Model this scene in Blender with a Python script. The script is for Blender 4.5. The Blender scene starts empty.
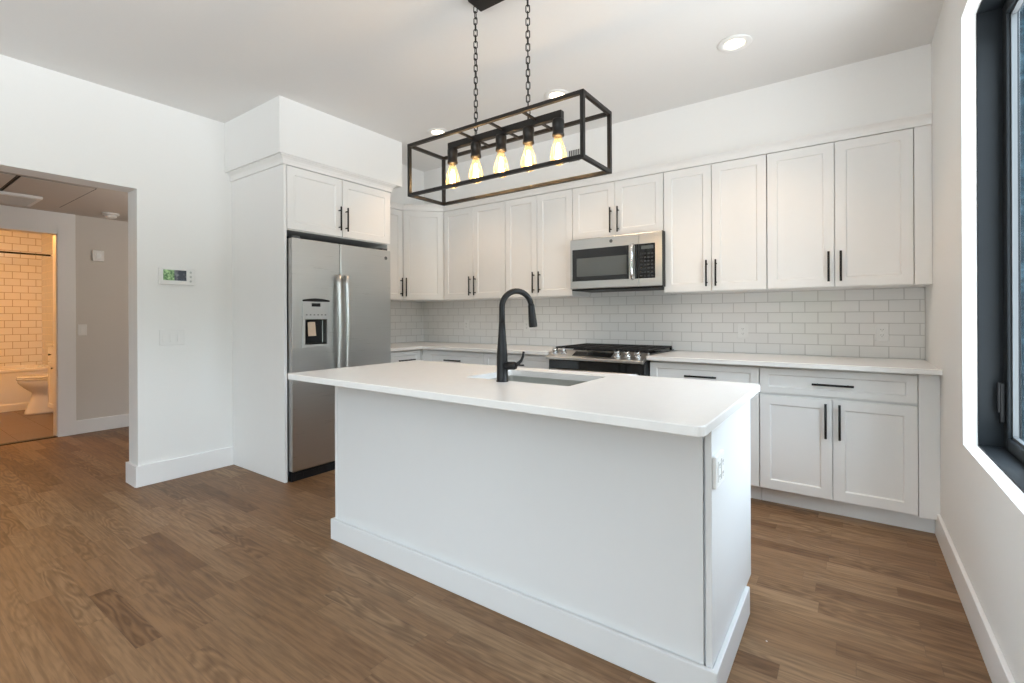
import bpy, bmesh, math, random
from math import sin, cos, pi
from mathutils import Vector

random.seed(4)
SC = bpy.context.scene
COL = SC.collection

# ------------------------------------------------------------------ camera
YAW = 0.6171
F_PX, HORIZON = 478.423, 317.242
cam_d = bpy.data.cameras.new('camera')
cam = bpy.data.objects.new('camera', cam_d)
COL.objects.link(cam)
cam.location = (-0.3837, -4.0213, 1.1944)
cam_d.sensor_width = 36.0
cam_d.lens = F_PX / 1024 * 36.0
cam_d.shift_y = -(341.5 - HORIZON) / 1024
cam.rotation_mode = 'XYZ'
from mathutils import Matrix
cam.rotation_euler = (Matrix.Rotation(YAW, 3, 'Z') @ Matrix.Rotation(pi / 2, 3, 'X') @ Matrix.Rotation(-0.0042, 3, 'Z')).to_euler('XYZ')
cam_d.clip_start = 0.02
SC.camera = cam

# ------------------------------------------------------------------ colour management
SC.view_settings.view_transform = 'Standard'
SC.view_settings.look = 'None'
SC.view_settings.gamma = 1.0
SC.view_settings.use_curve_mapping = False
SC.view_settings.exposure = 0.38
SC.cycles.use_denoising = True
SC.cycles.max_bounces = 10
SC.cycles.diffuse_bounces = 6
SC.cycles.transparent_max_bounces = 16
SC.cycles.sample_clamp_indirect = 6.0
SC.cycles.caustics_reflective = False
SC.cycles.caustics_refractive = False

# light levels
SKY = 14.0          # sky radiance outside the windows
DOWN = 20.0         # watts of each recessed light
BULB = 2.2         # watts of each chandelier bulb
BATH = 40.0        # watts of the bathroom light
HALL = 13.0  # watts of the added hall fill light

# ------------------------------------------------------------------ node helper
class NT:
    def __init__(self, nt):
        self.nt = nt; self.n = nt.nodes; self.l = nt.links
    def node(self, t, **kw):
        x = self.n.new(t)
        for k, v in kw.items():
            if k.startswith('i_'):
                x.inputs[k[2:].replace('_', ' ')].default_value = v
            else:
                setattr(x, k, v)
        return x
    def link(self, a, b): self.l.new(a, b)
    def put(self, sock, v):
        if isinstance(v, (int, float)): sock.default_value = v
        elif isinstance(v, (tuple, list)): sock.default_value = v
        else: self.l.new(v, sock)
    def math(self, op, a, b=None, c=None, clamp=False):
        x = self.n.new('ShaderNodeMath'); x.operation = op; x.use_clamp = clamp
        self.put(x.inputs[0], a)
        if b is not None: self.put(x.inputs[1], b)
        if c is not None: self.put(x.inputs[2], c)
        return x.outputs[0]
    def mix(self, f, a, b, blend='MIX'):
        x = self.n.new('ShaderNodeMix'); x.data_type = 'RGBA'; x.blend_type = blend
        self.put(x.inputs[0], f); self.put(x.inputs[6], a); self.put(x.inputs[7], b)
        return x.outputs[2]
    def ramp(self, f, stops, interp='LINEAR'):
        x = self.n.new('ShaderNodeValToRGB'); e = x.color_ramp.elements; x.color_ramp.interpolation = interp
        while len(e) < len(stops): e.new(0.5)
        for i, (p, c) in enumerate(stops):
            e[i].position = p; e[i].color = (c[0], c[1], c[2], 1)
        self.put(x.inputs[0], f); return x.outputs[0]
    def xyz(self, x, y, z):
        c = self.n.new('ShaderNodeCombineXYZ')
        self.put(c.inputs[0], x); self.put(c.inputs[1], y); self.put(c.inputs[2], z); return c.outputs[0]
    def noise(self, vec, scale, detail=2.0, rough=0.5, dist=0.0):
        x = self.n.new('ShaderNodeTexNoise')
        if vec is not None: self.l.new(vec, x.inputs['Vector'])
        x.inputs['Scale'].default_value = scale; x.inputs['Detail'].default_value = detail
        x.inputs['Roughness'].default_value = rough; x.inputs['Distortion'].default_value = dist
        return x.outputs['Fac']

def new_mat(name):
    m = bpy.data.materials.new(name); m.use_nodes = True
    nt = NT(m.node_tree)
    b = m.node_tree.nodes['Principled BSDF']
    return m, nt, b

def c4(c): return (c[0], c[1], c[2], 1.0)

def plain(name, col, rough=0.5, metal=0.0, bump=0.0, bscale=60.0, var=0.0, spec=0.5):
    m, nt, b = new_mat(name)
    b.inputs['Roughness'].default_value = rough; b.inputs['Metallic'].default_value = metal
    b.inputs['Specular IOR Level'].default_value = spec
    tc = nt.node('ShaderNodeTexCoord').outputs['Object']
    f = nt.noise(tc, bscale, 3.0)
    if var:
        lo = c4([x * (1 - var) for x in col]); hi = c4([min(1, x * (1 + var)) for x in col])
        nt.link(nt.mix(f, lo, hi), b.inputs['Base Color'])
    else:
        b.inputs['Base Color'].default_value = c4(col)
    if bump:
        bp = nt.node('ShaderNodeBump'); bp.inputs['Strength'].default_value = bump; bp.inputs['Distance'].default_value = 0.002
        nt.link(f, bp.inputs['Height']); nt.link(bp.outputs[0], b.inputs['Normal'])
    return m

def emis(name, col, strength, base=(0.8, 0.8, 0.8)):
    m, nt, b = new_mat(name)
    b.inputs['Base Color'].default_value = c4(base)
    b.inputs['Emission Color'].default_value = c4(col)
    b.inputs['Emission Strength'].default_value = strength
    return m

M = {}
M['wall'] = plain('wall_paint', (0.80, 0.80, 0.79), 0.6, bump=0.05, bscale=90, var=0.01)
M['greige'] = plain('greige_hall_paint', (0.62, 0.585, 0.545), 0.6, bump=0.05, bscale=90, var=0.01)
M['ceiling'] = plain('ceiling_paint', (0.77, 0.765, 0.755), 0.8, bump=0.05, bscale=70, var=0.01)
M['trim'] = plain('trim_paint', (0.82, 0.82, 0.82), 0.35, var=0.008)
M['cabinet'] = plain('cabinet_paint', (0.80, 0.795, 0.785), 0.38, var=0.008, bscale=20)
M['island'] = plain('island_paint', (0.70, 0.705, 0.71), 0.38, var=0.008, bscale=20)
M['quartz'] = plain('white_quartz', (0.80, 0.795, 0.79), 0.22, var=0.025, bscale=30)
M['black'] = plain('matte_black_metal', (0.008, 0.008, 0.009), 0.42, metal=0.0, spec=0.3)
M['bronze'] = plain('dark_bronze_metal', (0.016, 0.014, 0.013), 0.40, metal=0.3, spec=0.4)
M['blackglass'] = plain('black_glass', (0.010, 0.011, 0.012), 0.06)
M['greyglass'] = plain('tinted_grey_glass', (0.10, 0.11, 0.11), 0.08)
M['blackplastic'] = plain('black_plastic', (0.009, 0.009, 0.010), 0.45, spec=0.3)
M['iron'] = plain('cast_iron', (0.009, 0.009, 0.010), 0.65, bump=0.2, bscale=200)
M['plastic'] = plain('white_plastic', (0.78, 0.78, 0.77), 0.35)
M['hole'] = plain('dark_slot', (0.03, 0.03, 0.03), 0.7)
M['winframe'] = plain('black_window_frame', (0.010, 0.013, 0.016), 0.5, spec=0.25)
M['ceramic'] = plain('white_ceramic', (0.82, 0.80, 0.77), 0.08)
M['brass'] = plain('yellow_brass', (0.55, 0.36, 0.10), 0.3, metal=0.9)
M['chrome'] = plain('chrome', (0.75, 0.75, 0.76), 0.12, metal=1.0)
M['paper'] = plain('beige_paper', (0.60, 0.47, 0.36), 0.8, var=0.08)
M['silver'] = plain('silver_plastic', (0.52, 0.53, 0.53), 0.35, metal=0.4)
M['greymetal'] = plain('grey_painted_steel', (0.10, 0.105, 0.11), 0.5, metal=0.4)
M['keys'] = plain('dark_grey_keys', (0.035, 0.037, 0.04), 0.4)
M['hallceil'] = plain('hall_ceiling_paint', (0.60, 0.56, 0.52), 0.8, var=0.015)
M['bulbled'] = emis('recessed_lens', (1.0, 0.84, 0.60), 6.0)
M['filament'] = emis('glowing_filament', (1.0, 0.62, 0.25), 26.0)

def stainless(name, vert=False, col=(0.56, 0.56, 0.55), rough=0.30):
    m, nt, b = new_mat(name)
    b.inputs['Metallic'].default_value = 1.0
    tc = nt.node('ShaderNodeTexCoord').outputs['Object']
    mp = nt.node('ShaderNodeMapping'); nt.link(tc, mp.inputs[0])
    mp.inputs['Scale'].default_value = (300, 300, 4) if vert else (3, 3, 320)
    f = nt.noise(mp.outputs[0], 1.0, 3.0)
    nt.link(nt.mix(f, c4([x * 0.93 for x in col]), c4([min(1, x * 1.07) for x in col])), b.inputs['Base Color'])
    nt.link(nt.math('MULTIPLY_ADD', f, 0.12, rough - 0.06), b.inputs['Roughness'])
    b.inputs['Anisotropic'].default_value = 0.55
    bp = nt.node('ShaderNodeBump'); bp.inputs['Strength'].default_value = 0.02; bp.inputs['Distance'].default_value = 0.001
    nt.link(f, bp.inputs['Height']); nt.link(bp.outputs[0], b.inputs['Normal'])
    return m
M['steel'] = stainless('brushed_steel')
M['steel_sink'] = stainless('sink_steel', col=(0.50, 0.50, 0.47), rough=0.34)

def thin_glass(name, tint=(1, 1, 1), refl=1.0):
    m = bpy.data.materials.new(name); m.use_nodes = True
    nt = NT(m.node_tree); nt.n.clear()
    out = nt.node('ShaderNodeOutputMaterial')
    tr = nt.node('ShaderNodeBsdfTransparent'); tr.inputs[0].default_value = c4(tint)
    gl = nt.node('ShaderNodeBsdfGlossy'); gl.inputs['Roughness'].default_value = 0.02
    fr = nt.node('ShaderNodeFresnel'); fr.inputs[0].default_value = 1.45
    mx = nt.node('ShaderNodeMixShader')
    nt.link(nt.math('MULTIPLY', fr.outputs[0], refl), mx.inputs[0])
    nt.link(tr.outputs[0], mx.inputs[1]); nt.link(gl.outputs[0], mx.inputs[2])
    nt.link(mx.outputs[0], out.inputs[0])
    return m
M['winglass'] = thin_glass('window_glass', (0.86, 0.93, 0.97), 0.3)
M['bulbglass'] = thin_glass('amber_bulb_glass', (0.98, 0.88, 0.70), 0.8)
_n = NT(M['bulbglass'].node_tree)
_o = [x for x in _n.n if x.bl_idname == 'ShaderNodeOutputMaterial'][0]; _m = [x for x in _n.n if x.bl_idname == 'ShaderNodeMixShader'][0]
_t = _n.node('ShaderNodeBsdfTranslucent'); _t.inputs[0].default_value = (1.0, 0.80, 0.48, 1)
_x = _n.node('ShaderNodeMixShader'); _x.inputs[0].default_value = 0.10
_n.link(_m.outputs[0], _x.inputs[1]); _n.link(_t.outputs[0], _x.inputs[2]); _n.link(_x.outputs[0], _o.inputs[0])

def wood_floor(name):
    m, nt, b = new_mat(name)
    tc = nt.node('ShaderNodeTexCoord').outputs['Object']
    s = nt.node('ShaderNodeSeparateXYZ'); nt.link(tc, s.inputs[0])
    x, y = s.outputs[0], s.outputs[1]
    W = 0.083
    ys = nt.math('DIVIDE', nt.math('ADD', y, 3.151), W); row = nt.math('FLOOR', ys); fy = nt.math('FRACT', ys)
    wn = nt.node('ShaderNodeTexWhiteNoise', noise_dimensions='1D'); nt.link(row, wn.inputs['W'])
    ln = nt.math('MULTIPLY_ADD', wn.outputs['Value'], 0.45, 0.55)
    xs = nt.math('DIVIDE', nt.math('MULTIPLY_ADD', wn.outputs['Value'], 7.3, x), ln)
    colm = nt.math('FLOOR', xs); fx = nt.math('FRACT', xs)
    wn2 = nt.node('ShaderNodeTexWhiteNoise', noise_dimensions='2D'); nt.link(nt.xyz(row, colm, 0.0), wn2.inputs['Vector'])
    rnd = wn2.outputs['Value']
    sp = nt.node('ShaderNodeSeparateColor'); nt.link(wn2.outputs['Color'], sp.inputs[0])
    r2, r3 = sp.outputs[0], sp.outputs[1]
    base = nt.ramp(rnd, [(0.0, (0.190, 0.101, 0.048)), (0.25, (0.248, 0.140, 0.070)), (0.7, (0.272, 0.160, 0.083)), (1.0, (0.338, 0.213, 0.118))])
    # fine pores running along the board
    gv = nt.xyz(nt.math('MULTIPLY_ADD', rnd, 40.0, nt.math('MULTIPLY', x, 5.0)), nt.math('MULTIPLY', y, 85.0), r2)
    fine = nt.noise(gv, 1.0, 3.0, 0.6)
    # cathedral figure
    cv = nt.xyz(nt.math('MULTIPLY_ADD', r2, 60.0, nt.math('MULTIPLY', x, 1.6)), nt.math('MULTIPLY_ADD', r3, 9.0, nt.math('MULTIPLY', y, 9.0)), r3)
    big = nt.noise(cv, 1.0, 2.0, 0.5, 0.3)
    rings = nt.math('MULTIPLY_ADD', nt.math('SINE', nt.math('MULTIPLY', big, 75.0)), 0.5, 0.5)
    amp = nt.math('MULTIPLY_ADD', nt.math('POWER', r3, 1.5), 0.75, 0.08)
    cloud = nt.noise(tc, 2.2, 2.0)
    c1 = nt.mix(nt.math('MULTIPLY', rings, amp), base, nt.mix(1.0, base, (0.52, 0.47, 0.42, 1), 'MULTIPLY'))
    c2 = nt.mix(nt.math('MULTIPLY', nt.ramp(fine, [(0.36, (1, 1, 1)), (0.58, (0, 0, 0))]), 0.62), c1, nt.mix(1.0, c1, (0.5, 0.46, 0.42, 1), 'MULTIPLY'))
    c2 = nt.mix(nt.math('MULTIPLY', cloud, 0.30), c2, nt.mix(1.0, c2, (0.70, 0.72, 0.76, 1), 'MULTIPLY'))
    # seams
    sy = nt.math('LESS_THAN', nt.math('MINIMUM', fy, nt.math('SUBTRACT', 1.0, fy)), 0.010)
    sx = nt.math('LESS_THAN', nt.math('MINIMUM', fx, nt.math('SUBTRACT', 1.0, fx)), 0.0012)
    seam = nt.math('MAXIMUM', sy, sx)
    c3 = nt.mix(nt.math('MULTIPLY', seam, 0.35), c2, (0.055, 0.035, 0.022, 1))
    # dried paint and plaster flecks left by the builders
    vo = nt.node('ShaderNodeTexVoronoi'); vo.inputs['Scale'].default_value = 3.2; nt.link(tc, vo.inputs['Vector'])
    vs = nt.node('ShaderNodeSeparateColor'); nt.link(vo.outputs['Color'], vs.inputs[0])
    near = nt.math('LESS_THAN', vo.outputs['Distance'], nt.math('MULTIPLY', vs.outputs[1], 0.028))
    fl = nt.math('MULTIPLY', near, nt.math('GREATER_THAN', vs.outputs[0], 0.62))
    c4_ = nt.mix(nt.math('MULTIPLY', fl, 0.75), c3, (0.62, 0.62, 0.62, 1))
    nt.link(c4_, b.inputs['Base Color'])
    nt.link(nt.math('MULTIPLY_ADD', fine, 0.16, 0.40), b.inputs['Roughness']); b.inputs['Specular IOR Level'].default_value = 0.32; nt.link(nt.math('ADD', 0.0, 0.32), b.inputs['Specular IOR Level'])
    bp = nt.node('ShaderNodeBump'); bp.inputs['Strength'].default_value = 0.25; bp.inputs['Distance'].default_value = 0.0015
    nt.link(nt.math('SUBTRACT', nt.math('MULTIPLY', fine, 0.3), seam), bp.inputs['Height'])
    nt.link(bp.outputs[0], b.inputs['Normal'])
    return m
M['wood'] = wood_floor('oak_plank_floor')

def tile(name, ax, brick=(0.1575, 0.0768), offs=(0.0, 0.0), c1=(0.80, 0.795, 0.785), c2=(0.77, 0.765, 0.755), grout=(0.54, 0.53, 0.52), rough=0.10, mort=0.0030):
    m, nt, b = new_mat(name)
    tc = nt.node('ShaderNodeTexCoord').outputs['Object']
    s = nt.node('ShaderNodeSeparateXYZ'); nt.link(tc, s.inputs[0])
    u = nt.math('ADD', s.outputs['XYZ'.index(ax[0])], offs[0]); v = nt.math('ADD', s.outputs['XYZ'.index(ax[1])], offs[1])
    br = nt.node('ShaderNodeTexBrick'); br.offset = 0.5; br.squash = 1.0
    nt.link(nt.xyz(u, v, 0.0), br.inputs['Vector'])
    br.inputs['Scale'].default_value = 1.0
    br.inputs['Brick Width'].default_value = brick[0]; br.inputs['Row Height'].default_value = brick[1]
    br.inputs['Mortar Size'].default_value = mort; br.inputs['Mortar Smooth'].default_value = 0.25
    br.inputs['Bias'].default_value = 0.0
    br.inputs['Color1'].default_value = c4(c1); br.inputs['Color2'].default_value = c4(c2); br.inputs['Mortar'].default_value = c4(grout)
    nt.link(br.outputs['Color'], b.inputs['Base Color'])
    nt.link(nt.math('MULTIPLY_ADD', br.outputs['Fac'], 0.6, rough), b.inputs['Roughness'])
    bp = nt.node('ShaderNodeBump'); bp.invert = True; bp.inputs['Strength'].default_value = 0.35; bp.inputs['Distance'].default_value = 0.002
    w = nt.noise(tc, 9.0, 1.0)
    nt.link(nt.math('MULTIPLY_ADD', w, 0.25, br.outputs['Fac']), bp.inputs['Height']); nt.link(bp.outputs[0], b.inputs['Normal'])
    return m
M['tile_xz'] = tile('subway_tile_long', 'XZ', offs=(-0.048, 0.0))
M['tile_yz'] = tile('subway_tile_short', 'YZ', offs=(0.05, -0.914))
M['bathtile'] = tile('bathroom_tile', 'YZ', brick=(0.158, 0.098), offs=(0.0, 0.0), mort=0.004, grout=(0.40, 0.34, 0.27))
M['bathtile_x'] = tile('bathroom_tile_side', 'XZ', brick=(0.158, 0.098), mort=0.004, grout=(0.50, 0.46, 0.40))
M['bathfloor'] = tile('bathroom_floor_tile', 'XY', brick=(0.6, 0.3), c1=(0.17, 0.115, 0.08), c2=(0.155, 0.105, 0.072), grout=(0.13, 0.09, 0.06), rough=0.35, mort=0.001)

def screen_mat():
    m, nt, b = new_mat('intercom_screen_reflection')  # green foliage reflection and pale streaks painted in, made to glow
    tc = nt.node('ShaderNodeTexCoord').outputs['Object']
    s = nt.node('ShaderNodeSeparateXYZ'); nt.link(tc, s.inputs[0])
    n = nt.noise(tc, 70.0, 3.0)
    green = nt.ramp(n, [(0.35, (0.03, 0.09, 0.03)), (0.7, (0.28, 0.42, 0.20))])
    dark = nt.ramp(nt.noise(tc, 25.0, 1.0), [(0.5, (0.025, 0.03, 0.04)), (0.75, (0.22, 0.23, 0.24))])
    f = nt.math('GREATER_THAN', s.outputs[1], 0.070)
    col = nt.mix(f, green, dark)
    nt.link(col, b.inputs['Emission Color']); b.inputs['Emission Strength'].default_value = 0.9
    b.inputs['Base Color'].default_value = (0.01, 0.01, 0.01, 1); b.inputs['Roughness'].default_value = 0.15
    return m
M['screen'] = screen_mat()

# ------------------------------------------------------------------ world: sky over trees and paving
wd = bpy.data.worlds.new('outdoors'); SC.world = wd; wd.use_nodes = True
nt = NT(wd.node_tree); nt.n.clear()
wo = nt.node('ShaderNodeOutputWorld'); bg = nt.node('ShaderNodeBackground')
tc = nt.node('ShaderNodeTexCoord').outputs['Generated']
s = nt.node('ShaderNodeSeparateXYZ'); nt.link(tc, s.inputs[0])
X, Y_, Z = s.outputs
n1 = nt.noise(tc, 5.0, 3.0, 0.6)
n2 = nt.noise(tc, 34.0, 4.0, 0.65)
sky = nt.ramp(Z, [(0.0, (0.98, 0.985, 1.0)), (0.35, (0.95, 0.97, 1.0)), (1.0, (0.84, 0.91, 1.0))])
leaf = nt.ramp(n2, [(0.38, (0.010, 0.022, 0.012)), (0.52, (0.035, 0.052, 0.028)), (0.68, (0.11, 0.135, 0.075))])
teal = nt.ramp(n2, [(0.36, (0.0006, 0.0020, 0.0030)), (0.52, (0.0016, 0.0048, 0.0068)), (0.66, (0.006, 0.014, 0.018))])
north = nt.math('MULTIPLY', nt.math('SUBTRACT', Y_, 0.75), 8.0, clamp=True)
trees = nt.mix(north, leaf, teal)
edge = nt.math('ADD', nt.math('MULTIPLY_ADD', n1, 0.5, -0.06), nt.math('MULTIPLY', north, 0.6))
tf = nt.math('MULTIPLY', nt.math('SUBTRACT', edge, Z), 14.0, clamp=True)
upper = nt.mix(tf, sky, trees)
gf = nt.math('MULTIPLY', nt.math('SUBTRACT', -0.06, Z), 12.0, clamp=True)
ground = nt.mix(north, (0.98, 0.90, 0.86, 1), (0.0015, 0.004, 0.005, 1))
nt.link(nt.mix(gf, upper, ground), bg.inputs[0])
bg.inputs[1].default_value = SKY
nt.link(bg.outputs[0], wo.inputs[0])
wd.cycles.sampling_method = 'MANUAL'; wd.cycles.sample_map_resolution = 512

def portal(name, loc, rot, sx, sy):
    d = bpy.data.lights.new(name, 'AREA'); d.shape = 'RECTANGLE'; d.size = sx; d.size_y = sy
    d.cycles.is_portal = True
    o = bpy.data.objects.new(name, d); COL.objects.link(o); o.location = loc; o.rotation_euler = rot
portal('window_portal', (0.19, -1.78, 1.55), (0, pi / 2, 0), 1.8, 1.04)
portal('added_window_portal', (0.19, -5.62, 1.55), (0, pi / 2, 0), 1.8, 2.5)  # daylight portal of the added second window
portal('added_patio_portal', (-1.12, -7.16, 1.25), (pi / 2, 0, 0), 1.25, 2.3)  # daylight portal of the added glazing behind the camera

def point(name, loc, watts, col, r=0.05):
    d = bpy.data.lights.new(name, 'POINT'); d.energy = watts; d.color = col; d.shadow_soft_size = r
    o = bpy.data.objects.new(name, d); COL.objects.link(o); o.location = loc
    return o

# ------------------------------------------------------------------ geometry helpers
class Frame:
    """a runs along a front, n stands out from it, z is up."""
    def __init__(self, o, a):
        self.o = o; l = math.hypot(*a); self.a = (a[0] / l, a[1] / l); self.n = (self.a[1], -self.a[0])
    def __call__(self, a, n, z):
        return Vector((self.o[0] + a * self.a[0] + n * self.n[0], self.o[1] + a * self.a[1] + n * self.n[1], z))

LW = -4.519                       # left wall
W = Frame((0, 0), (1, 0))         # world on the back wall: a = x, n = -y
LFT = Frame((LW, 0), (0, 1))      # left wall: a = y, n = x - LW
CEIL = 2.776
OFF = {}

class MB:
    def __init__(self): self.bm = bmesh.new()
    def face(self, pts, smooth=False):
        f = self.bm.faces.new([self.bm.verts.new(p) for p in pts]); f.smooth = smooth; return f
    def box(self, F, a0, a1, n0, n1, z0, z1):
        v = [self.bm.verts.new(F(a, n, z)) for z in (z0, z1) for n in (n0, n1) for a in (a0, a1)]
        for q in ((0, 1, 3, 2), (4, 6, 7, 5), (0, 4, 5, 1), (2, 3, 7, 6), (0, 2, 6, 4), (1, 5, 7, 3)):
            self.bm.faces.new([v[i] for i in q])
        return self
    def xbox(self, x0, x1, y0, y1, z0, z1): return self.box(W, x0, x1, -y1, -y0, z0, z1)
    def slab(self, F, a0, a1, z0, z1, n0, n1, ia0, ia1, iz0, iz1, depth, bev):
        """slab with a sunken rectangular field in its front"""
        def ring(A0, A1, Z0, Z1, n): return [self.bm.verts.new(F(a, n, z)) for a, z in ((A0, Z0), (A1, Z0), (A1, Z1), (A0, Z1))]
        r = [ring(a0, a1, z0, z1, n0), ring(a0, a1, z0, z1, n1), ring(ia0, ia1, iz0, iz1, n1),
             ring(ia0 + bev, ia1 - bev, iz0 + bev, iz1 - bev, n1 - depth)]
        for k in range(3):
            for i in range(4):
                j = (i + 1) % 4
                self.bm.faces.new((r[k][i], r[k][j], r[k + 1][j], r[k + 1][i]))
        self.bm.faces.new(r[3]); self.bm.faces.new(r[0][::-1])
        return self
    def shaker(self, F, a0, a1, z0, z1, n0, n1, st=0.057, depth=0.008, bev=0.006):
        return self.slab(F, a0, a1, z0, z1, n0, n1, a0 + st, a1 - st, z0 + st, z1 - st, depth, bev)
    def prism(self, pts, z0, z1):
        lo = [self.bm.verts.new((p[0], p[1], z0)) for p in pts]; hi = [self.bm.verts.new((p[0], p[1], z1)) for p in pts]
        self.bm.faces.new(lo[::-1]); self.bm.faces.new(hi)
        n = len(pts)
        for i in range(n): self.bm.faces.new((lo[i], lo[(i + 1) % n], hi[(i + 1) % n], hi[i]))
        return self
    def tube(self, path, r, seg=12, cap=True, flat=1.0, closed=False):
        path = [Vector(p) for p in path]; n = len(path)
        rr = r if isinstance(r, (list, tuple)) else [r] * n
        up = None; rings = []
        for i, p in enumerate(path):
            if closed: t = path[(i + 1) % n] - path[i - 1]
            else: t = path[min(i + 1, n - 1)] - path[max(i - 1, 0)]
            t.normalize()
            if up is None:
                up = Vector((0, 0, 1)) if abs(t.z) < 0.9 else Vector((1, 0, 0))
            u = (up - t * up.dot(t)).normalized(); up = u; w = t.cross(u)
            rings.append([self.bm.verts.new(p + (u * cos(2 * pi * k / seg) + w * sin(2 * pi * k / seg) * flat) * rr[i]) for k in range(seg)])
        last = n if closed else n - 1
        for i in range(last):
            A, B = rings[i], rings[(i + 1) % n]
            for k in range(seg):
                f = self.bm.faces.new((A[k], A[(k + 1) % seg], B[(k + 1) % seg], B[k])); f.smooth = True
        if cap and not closed:
            self.bm.faces.new(rings[0][::-1]); self.bm.faces.new(rings[-1])
        return self
    def lathe(self, c, prof, seg=24, axis='z', cap=True, sx=1.0, sy=1.0):
        """prof: (radius, height) pairs turned about an axis through c"""
        rings = []
        for r, h in prof:
            ring = []
            for k in range(seg):
                a = 2 * pi * k / seg; p, q = r * cos(a) * sx, r * sin(a) * sy
                d = {'z': (p, q, h), 'y': (p, h, -q), 'x': (h, p, q)}[axis]
                ring.append(self.bm.verts.new((c[0] + d[0], c[1] + d[1], c[2] + d[2])))
            rings.append(ring)
        for i in range(len(rings) - 1):
            A, B = rings[i], rings[i + 1]
            for k in range(seg):
                f = self.bm.faces.new((A[k], A[(k + 1) % seg], B[(k + 1) % seg], B[k])); f.smooth = True
        if cap:
            self.bm.faces.new(rings[0][::-1]); self.bm.faces.new(rings[-1])
        return self
    def loft(self, rings, cap=True, smooth=True):
        R = [[self.bm.verts.new(p) for p in ring] for ring in rings]; n = len(R[0])
        for i in range(len(R) - 1):
            for k in range(n):
                f = self.bm.faces.new((R[i][k], R[i][(k + 1) % n], R[i + 1][(k + 1) % n], R[i + 1][k])); f.smooth = smooth
        if cap: self.bm.faces.new(R[0][::-1]); self.bm.faces.new(R[-1])
        return self
    def build(self, name, mat, parent=None, bevel=0.0, seg=2, label=None, kind=None):
        bmesh.ops.remove_doubles(self.bm, verts=self.bm.verts, dist=1e-6)
        bmesh.ops.recalc_face_normals(self.bm, faces=self.bm.faces)
        off = OFF.get(parent.name, Vector()) if parent else Vector()
        if parent: bmesh.ops.translate(self.bm, verts=self.bm.verts, vec=-off)
        me = bpy.data.meshes.new(name); self.bm.to_mesh(me); self.bm.free()
        me.materials.append(mat)
        o = bpy.data.objects.new(name, me); COL.objects.link(o)
        if parent: o.parent = parent
        OFF[o.name] = off
        if bevel:
            b = o.modifiers.new('edge', 'BEVEL'); b.width = bevel; b.segments = seg; b.limit_method = 'ANGLE'; b.angle_limit = math.radians(40)
        if label: o['label'] = label
        if kind: o['kind'] = kind
        return o

def thing(name, label, cat, loc, group=None):
    o = bpy.data.objects.new(name, None); COL.objects.link(o)
    o.empty_display_size = 0.1; o.location = loc; o['label'] = label; o['category'] = cat
    if group: o['group'] = group
    OFF[o.name] = Vector(loc); return o
def tag(o, label, cat, group=None):
    o['label'] = label; o['category'] = cat
    if group: o['group'] = group
    return o
def struct(name, mb, mat, parent=None, bevel=0.0):
    o = mb.build(name, mat, parent, bevel)
    if not parent: o['kind'] = 'structure'
    return o

def bar_handle(F, a, z, n, length, upright, parent):
    """black bar pull on two posts"""
    m = MB(); r = 0.0065; h = length / 2; p = h - 0.028; so = 0.032
    if upright:
        m.tube([F(a, n + so, z - h), F(a, n + so, z + h)], r, 12)
        for d in (-p, p): m.tube([F(a, n - 0.001, z + d), F(a, n + so, z + d)], 0.005, 10)
    else:
        m.tube([F(a - h, n + so, z), F(a + h, n + so, z)], r, 12)
        for d in (-p, p): m.tube([F(a + d, n - 0.001, z), F(a + d, n + so, z)], 0.005, 10)
    return m.build('handle', M['black'], parent, label='black bar handle')

# ------------------------------------------------------------------ setting
BK = -7.2                                            # wall behind the camera
struct('floor', MB().xbox(-7.0, 0.02, BK, 0.02, -0.05, 0.0), M['wood'])
struct('ceiling', MB().xbox(LW, 0.02, BK, 0.02, CEIL, CEIL + 0.1), M['ceiling'])
struct('wall_back', MB().xbox(LW - 0.18, 0.3, 0.0, 0.15, 0, CEIL), M['wall'])
OY0, OY1, OZ = -3.95, -2.790, 2.118                   # opening to the hall
w = MB()
w.xbox(LW - 0.18, LW, OY1, 0.0, 0, CEIL); w.xbox(LW - 0.18, LW, BK, OY0, 0, CEIL); w.xbox(LW - 0.18, LW, OY0, OY1, OZ, CEIL)
struct('wall_left', w, M['wall'])
WY0, WY1, WZ0, WZ1 = -2.30, -1.262, 0.648, 2.455     # window beside the camera
VY0, VY1 = -6.9, -4.35                               # unseen second window along this wall, added for more daylight
w = MB()
w.xbox(0, 0.165, WY1, 0.0, 0, CEIL); w.xbox(0, 0.165, VY1, WY0, 0, CEIL); w.xbox(0, 0.165, BK, VY0, 0, CEIL); w.xbox(0, 0.165, VY0, VY1, 0, WZ0); w.xbox(0, 0.165, VY0, VY1, WZ1, CEIL); w.xbox(0, 0.165, WY0, WY1, 0, WZ0); w.xbox(0, 0.165, WY0, WY1, WZ1, CEIL)
struct('wall_right', w, M['wall'])
PX0, PX1, PZ = -1.75, -0.5, 2.4  # unseen glazed opening, added to let in more daylight
w = MB()
w.xbox(LW - 0.18, PX0, BK - 0.15, BK, 0, CEIL); w.xbox(PX1, 0.3, BK - 0.15, BK, 0, CEIL); w.xbox(PX0, PX1, BK - 0.15, BK, PZ, CEIL)
struct('wall_front', w, M['wall'])
# dropped soffit over the wall cabinets
SFN = 0.339
struct('ceiling_soffit', MB().prism([(LW, 0), (LW, -1.08), (LW + 0.36, -1.08), (LW + 0.36, -SFN), (0, -SFN), (0, 0)], 2.3655, CEIL), M['wall'])
struct('ceiling_bulkhead', MB().xbox(LW, -3.689, -2.204, -1.069, 2.376, CEIL), M['wall'])

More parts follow.
